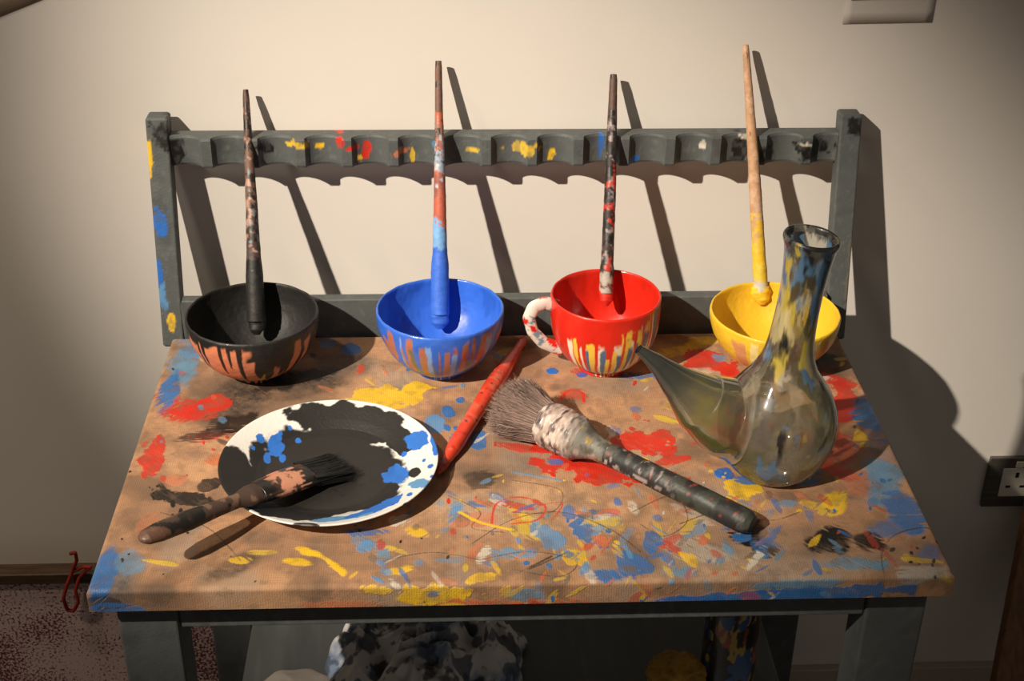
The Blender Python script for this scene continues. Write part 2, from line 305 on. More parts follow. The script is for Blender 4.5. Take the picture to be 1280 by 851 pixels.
stroke(RED,[(615,655),(620,630),(650,622),(680,632),(672,650),(640,655)],1.8,.8);stroke(RED,[(700,500),(712,488),(728,490),(730,502)],3,.8);stroke(RED,[(640,640),(700,628),(690,650)],1.6,.7)
stroke(YEL,[(575,640),(600,652),(640,662)],3,.8);stroke(YEL,[(385,690),(410,700),(430,718)],4,.8);stroke(Y2,[(820,520),(850,528)],4,.9);stroke(B3,[(640,590),(700,600)],3,.6)
V=np.stack([X,Yq,Z],-1).reshape(-1,3)
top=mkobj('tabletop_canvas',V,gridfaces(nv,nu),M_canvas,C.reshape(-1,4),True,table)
def greyfn(seed=0,spots=()):
    def f(V,T,A):
        C=np.zeros((len(V),4)); n=fbm(V*np.array([1,1,1]),30,seed,4); g=fbm(V,160,seed+5,3)
        C[:,:3]=GRY*(.82+.36*n[:,None])*(.9+.2*g[:,None]); over(C,lin((108,110,106)),sst(.62,.75,g)*.3); over(C,lin((50,52,52)),sst(.6,.72,n)*.4)
        for k,(col,x,y,z,rx,rz) in enumerate(spots):
            d=np.sqrt(((V[:,0]-x)/rx)**2+((V[:,2]-z)/rz)**2)
            m=(1-sst(.8,1.05,d+1.8*(fbm(V,130,seed+20+k,3)-.5)))*(.6+.4*sst(.35,.5,g)); 
            if y is not None: m=m*(V[:,1]<y)
            paint_over(C,col,m)
        return C
    return f
box('slab',-H+.004,H-.004,-D0+.004,-.001,TZ-.0235,TZ-.003,M_wood,greyfn(1),table,M=10)
box('front_rail',-.3468,.3498,-.458,-.438,TZ-.072,TZ-.0237,M_wood,greyfn(2),table,M=200)
box('back_rail',-.3518,.3518,-.04,-.02,TZ-.075,TZ-.0237,M_wood,greyfn(2),table,M=60)
box('side_rail_1',-.40,-.38,-.411,-.061,TZ-.075,TZ-.0237,M_wood,greyfn(2),table);box('side_rail_2',.385,.405,-.411,-.061,TZ-.075,TZ-.0237,M_wood,greyfn(2),table)
for i,(x0,x1,y0) in enumerate([(-.407,-.347,-.462),(.350,.412,-.462),(-.407,-.352,-.06),(.352,.412,-.06)]):
    box('leg_%d'%(i+1),x0,x1,y0,y0+.05,0,TZ-.0238,M_wood,greyfn(3+i),table,bev=.003,M=80)
SH=.35
box('lower_shelf',-.3465,.3495,-.44,-.01,SH-.02,SH,M_wood,greyfn(9),table,M=120)
# ---- leaning brush rack frame
zb,zt=.735,1.020; yb,yt=.018,.078
def ly(z): return yb+(z-zb)/(zt-zb)*(yt-yb)
rx=.4250
for i,s in enumerate((-1,1)):
    sp=[(YEL,-.437,None,.975,.005,.02),(BLUE,-.43,None,.895,.010,.018),(BLUE,-.436,None,.83,.006,.02),(LBLUE,-.434,None,.80,.006,.02),(YEL,-.425,None,.768,.006,.012),(BLK,-.415,None,1.0,.02,.018)] if s<0 else [(BLK,.43,None,1.005,.01,.012),(lin((100,96,86)),.44,None,.83,.006,.06)]
    R=barring((s*rx,yb,zb),(s*rx,yt,zt),.0135,.012,120,12,.0025)
    loft('rack_post_%d'%(i+1),R,M_wood,greyfn(12+i,sp),parent=table,smooth=False)
box('rack_lower_board',-.411,.411,.010,.026,.728,.799,M_wood,greyfn(16),table,M=200)
x=np.linspace(-.411,.411,1500); per=.822/14.5; 
ph=((x+.411+.012)%per)-per/2; half=.0225
dep=np.where(np.abs(ph)<half,.0125*(1-(ph/half)**2).clip(0,1)**.62,0)
z0,z1=.960,.998; yfront=ly(.98)-.017; yback=ly(.98)+.012
nz=14; ys=6
R=np.zeros((len(x),nz*2+2*ys,3))
for i in range(len(x)):
    yf=yfront+dep[i]; ring=[]
    for k in range(nz): 
        z=z0+(z1-z0)*k/(nz-1); ring.append((yf+(.0012 if k in(0,nz-1) else 0),z))
    for k in range(1,ys+1): ring.append((yf+(yback-yf)*k/(ys+1),z1))
    for k in range(nz): ring.append((yback,z1-(z1-z0)*k/(nz-1)))
    for k in range(1,ys+1): ring.append((yback+(yf-yback)*k/(ys+1),z0))
    R[i,:,0]=x[i];R[i,:,1:]=ring
def rx_(px): return ony(px,182,yfront)[0]
sp=[(BLK,rx_(215),None,.979,.012,.02),(Y2,rx_(372),None,.989,.014,.005),(YEL,rx_(398),None,.984,.007,.005),(RED,rx_(424),None,.992,.008,.006),(RED,rx_(456),None,.978,.006,.011),(RED,rx_(440),None,.984,.008,.003),(YEL,rx_(448),None,.969,.004,.004),
    (PEACH,rx_(500),None,.979,.010,.006),(Y2,rx_(515),None,.974,.003,.012),(Y2,rx_(655),None,.982,.022,.008),(YEL,rx_(690),None,.972,.005,.008),(Y2,rx_(590),None,.979,.010,.003),(BLUE,rx_(752),None,.984,.004,.012),(BLUE,rx_(796),None,.966,.008,.005),
    (BLK,rx_(927),None,.979,.012,.018),(BLK,rx_(958),None,.972,.014,.012),(WHT,rx_(936),None,.994,.010,.003),(BLK,rx_(1020),None,.979,.026,.012),(WHT,rx_(1010),None,.987,.012,.002),(LBLUE,rx_(545),None,.989,.008,.004),(BLK,rx_(330),None,.984,.01,.01),(WHT,rx_(880),None,.984,.004,.005)]
loft('rack_scalloped_rail',R,M_wood,greyfn(17,sp),parent=table,smooth=False)
# ------------------------------------------------------------------ bowls
def bowlprof(Rr,Hh,foot,wall=.0035,pw=2.2,fh=.006):
    o=[(0,.0022),(foot*.8,.0022),(foot*.9,0),(foot,0),(foot,fh*.7),(foot*.97,fh)]
    for k in range(1,40):
        q=k/40; z=fh+(Hh-fh)*q; r=foot*.97+(Rr-foot*.97)*(1-(1-q)**pw)**(1/1.35); o.append((r,z))
    o+= [(Rr,Hh-.001),(Rr-.0008,Hh+.0008),(Rr-wall/2,Hh+.0014),(Rr-wall+.0006,Hh+.0007)]
    n=[]
    for k in range(39,-1,-1):
        q=k/40; z=fh+(Hh-fh)*q; r=foot*.97+(Rr-foot*.97)*(1-(1-q)**pw)**(1/1.35)-wall; n.append((max(r,.001),z+ (1-q)**3*.003))
    o+=n+[(foot*.6,fh+.0028),(0.0003,fh+.0026)]
    o=np.array(o); d=np.r_[0,np.cumsum(np.linalg.norm(np.diff(o,axis=0),axis=1))]
    t=np.linspace(0,d[-1],190); return np.stack([np.interp(t,d,o[:,0]),np.interp(t,d,o[:,1])],1)
def lathe(name,prof,cx,cy,z,mat,fn,N=420,parent=None,wob=0):
    a=np.linspace(0,2*math.pi,N,endpoint=False)
    R=np.stack([prof[:,0,None]*np.cos(a),prof[:,0,None]*np.sin(a),prof[:,1,None]+0*a],-1)
    if wob:
        n=fbm(R,60,3,3)-.5; R[...,:2]*=(1+wob*n[...,None])
    kin=np.argmax(prof[:,1]); 
    def cf(V,T,A):
        L=V-np.array([cx,cy,z]); ins=(T>kin/(len(prof)-1)); return fn(L,A,ins)
    return loft(name,R+np.array([cx,cy,z]),mat,cf,cap=False,parent=parent)
def runs(C,L,A,ins,Hh,col,lst,S=1.5,mx=.95):
    """individually placed drips: (angle deg, half-width deg, z_end, z_top)"""
    h=L[:,2]/Hh
    for (ad,w,ze,zt2) in lst:
        ze=ze*S; zt2=min(zt2*S,mx)
        da=np.degrees((A-math.radians(ad)+math.pi)%(2*math.pi)-math.pi)
        wv=w*(1+.8*(fbm(np.stack([A*3,h*5,0*h+ad],-1),1,5,3)-.5)*2)*(.7+.5*sst(ze,zt2,h))
        tip=np.sqrt(np.clip((h-ze)/.10,0,1)); m=(1-sst(.85,1.1,np.abs(da)/(wv*tip+.01)))*(1-sst(zt2-.03,zt2+.03,h+.28*(fbm(L,70,int(abs(ad)),3)-.5)))*(h>ze)*(~ins)
        paint_over(C,col,m)
def base(V,col,seed,v=.15):
    C=np.zeros((len(V),4)); C[:,:3]=np.asarray(col)*(1-v+2*v*fbm(V,40,seed,3)[:,None]); return C
BKB=lin((24,23,22))
rr_=random.Random(11)
def rl(n,w0,w1,e0,e1,t0,t1):
    return [(rr_.uniform(-180,180),rr_.uniform(w0,w1),rr_.uniform(e0,e1),rr_.uniform(t0,t1)) for _ in range(n)]
PCH=lin((200,122,88))
def f_black(L,A,ins):
    C=base(L,BKB,1,.2); Hh=.081
    runs(C,L,A,ins,Hh,PCH,[(-122,11,.02,.58),(-104,13,.0,.60),(-86,8,.0,.45),(-142,8,.1,.58),(-60,7,.02,.34),(-42,5,.10,.55),(-28,4,.2,.55)]+[(a,8,.05,.5) for a in range(0,180,26)])
    runs(C,L,A,ins,Hh,lin((180,146,66)),[(-74,5,.0,.24),(-88,2,.0,.2),(-52,4,.05,.3)])
    runs(C,L,A,ins,Hh,lin((80,105,130)),[(-66,3,.05,.26),(-112,2,.0,.14)])
    runs(C,L,A,ins,Hh,BKB,[(-112,2.0,.26,.9),(-131,2.2,.30,.9),(-95,2.4,.16,.9),(-137,2,.15,.9),(-78,5,.18,.9),(-68,5,.12,.9),(-54,4,.16,.9),(-48,3,.10,.9),(-104,1.6,.36,.9),(-35,2,.2,.9)],mx=1.2)
    C[:,3]=.2; return C
BLB=lin((50,102,205))
def f_blue(L,A,ins):
    C=base(L,BLB,2,.08);Hh=.084
    runs(C,L,A,ins,Hh,lin((170,104,80)),[(-122,9,.2,.62),(-106,7,.05,.56),(-84,9,.1,.55),(-66,10,.2,.6),(-48,9,.22,.62),(-140,6,.3,.65)]+rl(6,4,8,.2,.4,.5,.6))
    runs(C,L,A,ins,Hh,lin((100,100,90)),[(-58,6,.2,.45),(-95,3,.05,.4),(-114,4,.15,.5),(-75,4,.1,.35)])
    runs(C,L,A,ins,Hh,lin((215,180,150)),[(-90,3,.0,.12),(-104,2,.0,.14),(-70,3,.0,.12)])
    runs(C,L,A,ins,Hh,lin((120,160,215)),[(-130,3,.2,.6),(-100,3,.0,.55),(-76,3,.05,.5),(-40,3,.25,.6)])
    runs(C,L,A,ins,Hh,BLB,[(-112,2.6,.08,.9),(-94,3,.15,.9),(-88,2,.0,.9),(-72,2.4,.2,.9),(-54,2.5,.25,.9),(-132,3,.12,.9),(-124,2,.3,.9),(-62,1.8,.3,.9),(-80,1.6,.35,.9)],mx=1.2)
    over(C,lin((34,78,172)),ins*sst(.5,.7,fbm(L*np.array([1,1,.4]),70,3,3))*.5);C[:,3]=.5;return C
RDB=lin((208,38,22))
def f_red(L,A,ins):
    C=base(L,RDB,3,.08);Hh=.098
    WH=lin((225,215,190));YW=lin((228,190,70));BL=lin((75,105,140))
    runs(C,L,A,ins,Hh,WH,[(-100,5,.0,.40),(-80,6,.02,.42),(-64,6,.08,.48),(-120,4,.05,.38),(-50,5,.18,.56),(-36,6,.2,.62),(-135,3,.1,.45)]+rl(5,2,5,.0,.2,.3,.5))
    runs(C,L,A,ins,Hh,YW,[(-110,4,.0,.42),(-92,4,.0,.3),(-72,5,.0,.5),(-57,6,.08,.54),(-44,3,.2,.6),(-128,2.5,.1,.42),(-84,2,.0,.36)])
    runs(C,L,A,ins,Hh,BL,[(-97,2.5,.0,.35),(-78,2.5,.0,.3),(-67,2.4,.1,.4),(-48,4,.2,.5),(-32,5,.25,.62),(-115,2.2,.0,.33),(-60,1.8,.15,.45)])
    runs(C,L,A,ins,Hh,RDB,[(-104,2,.10,.9),(-88,1.8,.06,.9),(-75,1.6,.16,.9),(-62,1.6,.2,.9),(-53,1.6,.25,.9),(-118,2.4,.08,.9),(-124,2,.15,.9),(-41,1.5,.3,.9)],mx=1.2)
    over(C,lin((160,25,15)),ins*sst(.5,.7,fbm(L*np.array([1,1,.4]),70,3,3))*.4)
    C[:,3]=.6;return C
YLB=lin((226,184,44))
def f_yel(L,A,ins):
    C=base(L,YLB,4,.08);Hh=.072
    runs(C,L,A,ins,Hh,lin((205,140,92)),[(-130,9,.12,.55),(-112,8,.02,.4),(-92,9,.1,.5),(-50,8,.1,.6),(-30,6,.2,.6)])
    runs(C,L,A,ins,Hh,lin((235,212,140)),[(-120,4,.1,.6),(-100,4,.1,.6),(-60,4,.2,.6),(-40,4,.2,.6)])
    runs(C,L,A,ins,Hh,lin((190,60,40)),[(-98,8,.0,.14),(-45,12,.0,.3),(-70,6,.0,.2)])
    runs(C,L,A,ins,Hh,YLB,[(-125,2,.15,.9),(-105,2,.1,.9),(-94,2,.2,.9),(-55,2,.2,.9),(-35,2,.2,.9)],mx=1.2)
    C[:,3]=.5;return C
BY=[-.080,-.078,-.074,-.074]
lathe('black_paint_bowl',bowlprof(.0785,.081,.030),-.308,BY[0],TZ,M_paint,f_black,wob=.03)
lathe('blue_paint_bowl',bowlprof(.0765,.084,.030),-.0845,BY[1],TZ,M_gloss,f_blue,wob=.03)
mug=empty('red_paint_mug')
lathe('mug_body',bowlprof(.0665,.098,.031,pw=3.2),.1145,BY[2],TZ,M_gloss,f_red,wob=.02,parent=mug)
lathe('yellow_paint_bowl',bowlprof(.0785,.072,.030),.322,BY[3],TZ,M_paint,f_yel,wob=.03)
def f_handle(V,T,A):
    C=base(V,lin((222,214,204)),5,.05); n=fbm(V,70,8,4); paint_over(C,RDB,sst(.60,.62,n)); paint_over(C,lin((120,140,160)),sst(.6,.63,fbm(V,100,28,3)));paint_over(C,RDB,(1-sst(.03,.07,T)));C[:,3]=.7; return C
hc=np.array([.1145-.062,BY[2]-.003,0]); hp=[(hc[0]+.003,hc[1],TZ+.084),(hc[0]-.012,hc[1]-.003,TZ+.091),(hc[0]-.025,hc[1]-.006,TZ+.087),(hc[0]-.031,hc[1]-.008,TZ+.073),(hc[0]-.026,hc[1]-.007,TZ+.054),(hc[0]-.012,hc[1]-.004,TZ+.036),(hc[0]+.012,hc[1],TZ+.024)]
loft('mug_handle',tube(hp,[(0,.0062),(.5,.0048),(1,.0062)],20,80,(1.5,.75),up=(0,1,0)),M_gloss,f_handle,parent=mug)
# ------------------------------------------------------------------ tall brushes
def stickcol(stops,seed,blot=()):
    def f(V,T,A):
        C=np.zeros((len(V),4)); ts=[s[0] for s in stops]
        n=fbm(V*np.array([1,1,.45]),130,seed,3)-.5; tt=T+n*.10
        for c in range(3): C[:,c]=np.interp(tt,ts,[s[1][c] for s in stops])
        C[:,:3]*=(.8+.4*fbm(V,200,seed+1,2))[:,None]
        for k,(col,t0,t1,th) in enumerate(blot):
            m=sst(th-.03,th+.03,fbm(V*np.array([1,1,.4]),170,seed+40+k*5,4))*(T>t0)*(T<t1)*.9; paint_over(C,col,m)
        return C
    return f
def hs(*a):
    o=[]
    for i,(t,c) in enumerate(a):
        if i: o.append((t-.012,a[i-1][1]))
        o.append((t,c))
    o.append((1.,a[-1][1])); return o
WOOD=lin((188,146,112))
def tallbrush(name,pb,pt,rad,cf,zb_=.779,ytop=.083,hairc=BLK,hr=.011):
    a=onz(pb[0],pb[1],zb_);b=ony(pt[0],pt[1],ytop)
    e_=empty(name)
    loft('handle',tube([a+(b-a)*.04,a+(b-a)*.5+np.array([.0008,0,0]),b],rad,22,260,wob=.12,seed=int(pb[0]),up=(0,1,0)),M_wood,cf,parent=e_)
    loft('bristle_head',tube([a-(b-a)*.015,a+(b-a)*.06],[(0,hr*.35),(.3,hr*.85),(.7,hr),(1,hr*.9)],20,30,(1,.8),wob=.5,seed=3,up=(0,1,0)),M_paint,lambda V,T,A:np.hstack([np.tile(hairc,(len(V),1))*(.7+.6*fbm(V,200,2,2)[:,None]),np.zeros((len(V),1))]),parent=e_)
    return e_
tallbrush('tall_paintbrush',(321,414),(307,112),[(0,.0115),(.2,.0108),(.28,.0088),(.5,.0072),(.8,.0052),(.97,.004),(1,.0032)],
   stickcol(hs((0,BKB),(.27,lin((66,54,50))),(.5,lin((104,78,66))),(.75,lin((84,58,48)))),3,[(lin((170,130,115)),.3,.95,.61),(BLK,.2,1,.56),(lin((105,122,130)),.3,.7,.66)]),hairc=BKB,zb_=.789)
tallbrush('tall_paintbrush',(550,406),(548,76),[(0,.0115),(.2,.0108),(.25,.0090),(.5,.0072),(.8,.005),(.97,.0042),(1,.0036)],
   stickcol(hs((0,BLB),(.27,lin((110,160,210))),(.37,lin((176,88,66))),(.48,lin((140,80,68))),(.56,lin((140,152,170))),(.70,lin((140,104,92))),(.82,lin((105,76,62)))),6,[(lin((180,92,66)),.35,.8,.61),(lin((180,188,196)),.3,.75,.64),(BLK,.6,1,.64)]),hairc=BLB,zb_=.789,hr=.012)
tallbrush('tall_paintbrush',(757,378),(767,93),[(0,.0085),(.12,.0088),(.14,.0078),(.5,.0072),(.8,.0058),(.97,.0048),(1,.004)],
   stickcol(hs((0,lin((165,155,146))),(.035,lin((90,40,34))),(.05,lin((165,155,146))),(.09,lin((60,45,42))),(.3,lin((45,36,34))),(.75,lin((84,60,52)))),9,[(lin((190,50,34)),.1,.6,.6),(lin((140,128,128)),.1,.8,.62),(BLK,.1,1,.57)]),hairc=RDB,hr=.009,zb_=.820)
tallbrush('tall_paintbrush',(952,376),(932,56),[(0,.0092),(.10,.0092),(.12,.0085),(.4,.0078),(.7,.006),(.97,.0042),(1,.0036)],
   stickcol(hs((0,lin((190,185,175))),(.05,lin((210,182,60))),(.20,lin((195,158,95))),(.30,WOOD)),12,[(YLB,.1,.33,.5),(BRN,.5,1,.7),(lin((205,170,140)),.3,1,.6)]),hairc=YLB,hr=.012,zb_=.800)
# ------------------------------------------------------------------ plate
PC=np.array([-.204,-.300]);PR=.1175
pp=np.array([(0.0003,.003),(.060,.003),(.066,.0),(.070,0),(.072,.004),(.09,.009),(.105,.0155),(.1165,.0205),(.1178,.0218),(.1172,.0228),(.1155,.0226),(.104,.0185),(.09,.0130),(.079,.0078),(.070,.0062),(.04,.006),(.0003,.006)])
d_=np.r_[0,np.cumsum(np.linalg.norm(np.diff(pp,axis=0),axis=1))];t_=np.linspace(0,d_[-1],340);pp=np.stack([np.interp(t_,d_,pp[:,0]),np.interp(t_,d_,pp[:,1])],1)
def f_plate(V,T,A):
    C=base(V,lin((218,216,212)),8,.02); 
    def pat(col,cx,cy,rx,ry,ang,amp=.5,s=60,seed=1):
        zz=TZ+.018; a=math.radians(ang); c=onz(cx,cy,zz)[:2];e1=onz(cx+rx*math.cos(a),cy+rx*math.sin(a),zz)[:2]-c;e2=onz(cx-ry*math.sin(a),cy+ry*math.cos(a),zz)[:2]-c
        q=(V[:,:2]-c)@np.linalg.inv(np.stack([e1,e2],1)).T; dd=np.linalg.norm(q,axis=1)+amp*2.2*(fbm(V,s,seed,4)-.5)
        paint_over(C,np.asarray(col)*(.8+.4*fbm(V,90,seed+2,3))[:,None],(1-sst(.97,1.03,dd))*(V[:,2]>TZ+.0055)*(T>.48))
    DK=lin((30,29,28))
    pat(DK,410,578,98,60,4,.22,45,10);pat(DK,286,598,30,42,20,.25,60,11);pat(DK,330,612,50,30,10,.25,60,21);pat(DK,436,524,72,17,6,.35,60,12);pat(DK,382,662,18,6,0,.2);pat(DK,350,632,60,20,8,.25,60,15);pat(DK,508,640,6,8,10,.2)
    pat(DK,500,545,22,12,30,.4,70,16)
    pat(BLUE,344,548,10,11,-10,.5,110,3);pat(BLUE,333,562,5,6,0,.4,110,4);pat(BLUE,325,545,5,4,0,.3);pat(BLUE,352,562,4,5,0,.3);pat(BLUE,522,550,14,9,0,.6,90,5);pat(BLUE,497,583,18,12,20,.7,90,6);pat(LBLUE,524,606,13,8,0,.5,90,7);pat(BLUE,474,632,34,8,-25,.6,90,8);pat(BLUE,546,558,7,16,0,.5,90,4);pat(LBLUE,425,647,44,5,-8,.5,90,4);pat(BLUE,455,638,30,5,-20,.5,90,18);pat(lin((90,90,90)),383,662,9,3,0,.2)
    pat(DK,518,588,8,7,0,.4,80,13);pat(DK,490,600,10,8,0,.4,80,23)
    for bx,by,br in [(372,540,3),(362,530,2),(316,556,2),(505,560,3),(512,620,3),(538,585,3),(530,575,2),(540,600,2),(350,536,2),(488,650,2)]: pat(BLUE,bx,by,br*1.3,br,0,.1)
    rw=np.linalg.norm(V[:,:2]-PC,axis=1); over(C,lin((50,46,42)),(1-sst(.066,.071,rw))*(fbm(V,50,9,3)>.3)*.35*(C[:,0]<.05)*(C[:,2]<.05))
    return C
a=np.linspace(0,2*math.pi,420,endpoint=False)
R=np.stack([pp[:,0,None]*np.cos(a)+PC[0],pp[:,0,None]*np.sin(a)+PC[1],pp[:,1,None]+TZ+0*a],-1)
loft('paint_covered_plate',R,M_plate,f_plate,cap=False)
# ------------------------------------------------------------------ flat brush on plate
fb=empty('flat_paintbrush')
tip=onz(434,580,TZ+.013);fe=onz(384,592,TZ+.020);fs=onz(322,616,TZ+.030);hm=onz(250,644,TZ+.042);he=onz(174,675,TZ+.050)
dr=(he-tip);dr/=np.linalg.norm(dr)
def f_fhandle(V,T,A):
    C=base(V,lin((66,50,42)),3,.25); paint_over(C,lin((128,100,80)),sst(.6,.66,fbm(V,90,4,3))*.6);paint_over(C,BLK,sst(.5,.56,fbm(V,60,8,3)));paint_over(C,lin((120,84,66)),sst(.6,.7,T)*sst(.5,.6,fbm(V,70,18,3))*.5);return C
loft('handle',tube([fs+(hm-fs)*-.02,fs+(hm-fs)*.6,hm,he],[(0,.0150),(.08,.0145),(.2,.009),(.38,.0100),(.62,.0128),(.85,.0125),(.95,.0100),(.985,.006),(1,.001)],28,160,sqs=[(0,1.0,.6),(.2,.9,.8),(1,1,.6)]),M_wood,f_fhandle,parent=fb)
def f_ferr(V,T,A):
    C=base(V,lin((190,132,106)),4,.1); k=vn(np.stack([np.cos(A)*3,np.sin(A)*3,0*A],-1),2.6,4); paint_over(C,BKB,sst(.0,.03,.75-T-.75*k));paint_over(C,lin((70,48,40)),sst(.53,.58,fbm(V,110,31,3)));paint_over(C,BKB,sst(.75,.9,T+.4*(k-.5)));return C
loft('ferrule',tube([fe,fs],[(0,.0205),(.1,.0210),(.5,.0200),(.9,.0170),(1,.0155)],48,80,sqs=[(0,1,.38),(1,1,.6)],wob=.05),M_paint,f_ferr,parent=fb)
sd=np.cross(dr,(0,0,1));sd/=np.linalg.norm(sd)
ro=[];ti=[]
for _ in range(1500):
    s=random.uniform(-1,1);h_=random.uniform(-1,1)
    ro.append(fe+sd*s*.0195+np.array([0,0,h_*.006])+dr*.003); L_=random.uniform(.75,.98)
    tt=fe+(tip-fe)*L_+sd*s*.0215*random.uniform(.95,1.1)+np.array([0,0,h_*.0042]); tt[2]=max(tt[2],TZ+.0085); ti.append(tt)
strands('bristles',np.array(ro),np.array(ti),.0006,M_hair,lambda r:np.append(np.array([.007,.007,.007])*r.uniform(.6,2),0),fb,.03)
# ------------------------------------------------------------------ big round brush
rb=empty('round_paintbrush')
A0=onz(628,502,TZ+.031);E0=onz(941,656,TZ+.0125); ax=E0-A0; LL=np.linalg.norm(ax);
def on(t): return A0+ax*t
def f_rh(V,T,A):
    C=base(V,lin((34,34,35)),3,.2); q=np.stack([T*22,np.cos(A)*1.2,np.sin(A)*1.2],-1)
    paint_over(C,lin((165,150,146)),sst(.56,.64,fbm(q,1.6,4,4))*(1-sst(.35,.6,T))*.9);paint_over(C,lin((92,90,84)),sst(.55,.66,fbm(q,1,14,4))*.6);paint_over(C,lin((58,64,56)),sst(.52,.6,fbm(V,50,24,3))*(T>.5)*.8);paint_over(C,lin((130,56,48)),sst(.72,.75,fbm(V,140,34,3)));return C
loft('handle',tube([on(.42),on(.7),on(1)],[(0,.0115),(.1,.0125),(.35,.0128),(.7,.0135),(.93,.0135),(.97,.0120),(1,.009)],28,200,wob=.08),M_wood,f_rh,parent=rb)
def f_rc(V,T,A):
    C=base(V,lin((108,106,98)),3,.2); q=np.stack([T*5,np.cos(A)*1.5,np.sin(A)*1.5],-1);paint_over(C,lin((165,148,142)),sst(.56,.64,fbm(q,1.4,4,4))*.8);paint_over(C,lin((150,125,66)),sst(.64,.67,fbm(V,110,34,3)));paint_over(C,lin((60,58,52)),sst(.52,.66,fbm(q,1,44,3))*.7);return C
loft('ferrule_cone',tube([on(.30),on(.45)],[(0,.0225),(.3,.0215),(.5,.017),(.7,.0135),(.93,.013),(1,.012)],32,80,wob=.12),M_wood,f_rc,parent=rb)
def f_rw(V,T,A):
    q=np.stack([T*7,np.cos(A)*1.6,np.sin(A)*1.6],-1)
    C=base(V,lin((168,148,138)),3,.25); over(C,lin((112,88,80)),sst(.42,.64,fbm(q,1.2,4,4))*.8);paint_over(C,lin((205,190,180)),sst(.50,.62,fbm(q,1.5,14,4))*.85);over(C,lin((66,54,52)),sst(.56,.66,fbm(q,1.6,24,4))*.9);over(C,lin((110,108,102)),sst(.6,.9,T)*.6);C[:,3]=.3;return C
RW=tube([on(.185),on(.345)],[(0,.0245),(.1,.026),(.5,.0262),(.9,.0245),(1,.0215)],60,160,wob=.18,seed=4)
cen=RW.mean(1,keepdims=True);tw=np.linspace(0,1,160)[:,None,None];RW=cen+(RW-cen)*(1+.010*np.sin(tw*2*math.pi*9))
loft('painted_ferrule',RW,M_paint,f_rw,parent=rb)
an=ax/LL; s_=np.cross(an,(0,0,1));s_/=np.linalg.norm(s_);u_=np.cross(s_,an)
ro=[];ti=[]
for _ in range(5600):
    r=math.sqrt(random.random());th=random.uniform(0,6.283); r0=.0238*r; r1=.0375*r*random.uniform(.92,1.08)+.001
    ro.append(on(.2)+s_*r0*math.cos(th)+u_*r0*math.sin(th)); L_=random.uniform(-.015,.05)+.03*r*r
    q=on(L_)+s_*r1*math.cos(th)*1.0+u_*r1*math.sin(th)*.85; q[2]=max(q[2],TZ+.001); ti.append(q)
def hc_(r):
    c=lin((138,114,104))*r.uniform(.4,1.35); 
    return np.append(c,0)
strands('bristles',np.array(ro),np.array(ti),.00055,M_hair,hc_,rb,.06)
# ------------------------------------------------------------------ slim red brush
rd=empty('slim_red_paintbrush')
a_=onz(655,424,TZ+.011);b_=onz(556,578,TZ+.006)
def f_rd(V,T,A):
    C=base(V,lin((208,62,36)),3,.12); paint_over(C,lin((212,112,84)),sst(.58,.68,fbm(V*np.array([1,1,1]),70,4,3))*.55);paint_over(C,lin((170,32,22)),sst(.64,.72,fbm(V,110,9,3))*.6);paint_over(C,lin((60,50,60)),sst(.72,.75,fbm(V,160,19,3)));return C
loft('handle',tube([a_,(a_+b_)/2+np.array([0,0,.0035]),b_],[(0,.0045),(.04,.0060),(.08,.0048),(.13,.0060),(.3,.0098),(.45,.0102),(.8,.0084),(.86,.0090),(.9,.0084),(1,.0050)],24,220,wob=.1),M_gloss,f_rd,parent=rd)
loft('bristle_head',tube([b_+(a_-b_)*.03,b_-(a_-b_)*.08],[(0,.0055),(.5,.0055),(.8,.0035),(1,.0008)],18,30,wob=.4),M_paint,lambda V,T,A:base(V,lin((165,60,46)),3,.3),parent=rd)
# ------------------------------------------------------------------ glass porron
fl=empty('glass_wine_pitcher'); FX,FY=.279,-.298
prof=np.array([(0.0003,.004),(.022,.003),(.030,0),(.040,.003),(.052,.016),(.0605,.036),(.064,.056),(.0625,.076),(.055,.096),(.044,.113),(.034,.128),(.0275,.145),(.0240,.165),(.0225,.19),(.0222,.212),(.0228,.235),(.0245,.256),(.0265,.270),(.0285,.276),(.029,.2795),(.0275,.2825),(.0252,.2815),(.0235,.276)])
def smoothprof(p,n=240):
    q=[];
    for i in range(len(p)-1):
        a,b,c,d=p[max(i-1,0)],p[i],p[i+1],p[min(i+2,len(p)-1)]
        for k in range(8):
            t=k/8;q.append(.5*((2*b)+(-a+c)*t+(2*a-5*b+4*c-d)*t*t+(-a+3*b-3*c+d)*t**3))
    q.append(p[-1]);q=np.array(q);q[:,0]=np.clip(q[:,0],.0003,1);d=np.r_[0,np.cumsum(np.linalg.norm(np.diff(q,axis=0),axis=1))];t=np.linspace(0,d[-1],n)
    return np.stack([np.interp(t,d,q[:,0]),np.interp(t,d,q[:,1])],1)
m,nt,b=newmat('paint_smeared_glass');N=nt.nodes;L=nt.links
at=N.new('ShaderNodeAttribute');at.attribute_name='Col';L.new(at.outputs['Color'],b.inputs['Base Color']);b.inputs['Roughness'].default_value=.4;b.inputs['Coat Weight'].default_value=.8;b.inputs['Coat Roughness'].default_value=.05
tr=N.new('ShaderNodeBsdfTransparent');tr.inputs[0].default_value=(.92,.93,.88,1);gl=N.new('ShaderNodeBsdfGlossy');gl.inputs['Roughness'].default_value=.06
lw=N.new('ShaderNodeFresnel');lw.inputs[0].default_value=1.5;mx=N.new('ShaderNodeMixShader');L.new(lw.outputs[0],mx.inputs[0]);L.new(tr.outputs[0],mx.inputs[1]);L.new(gl.outputs[0],mx.inputs[2])
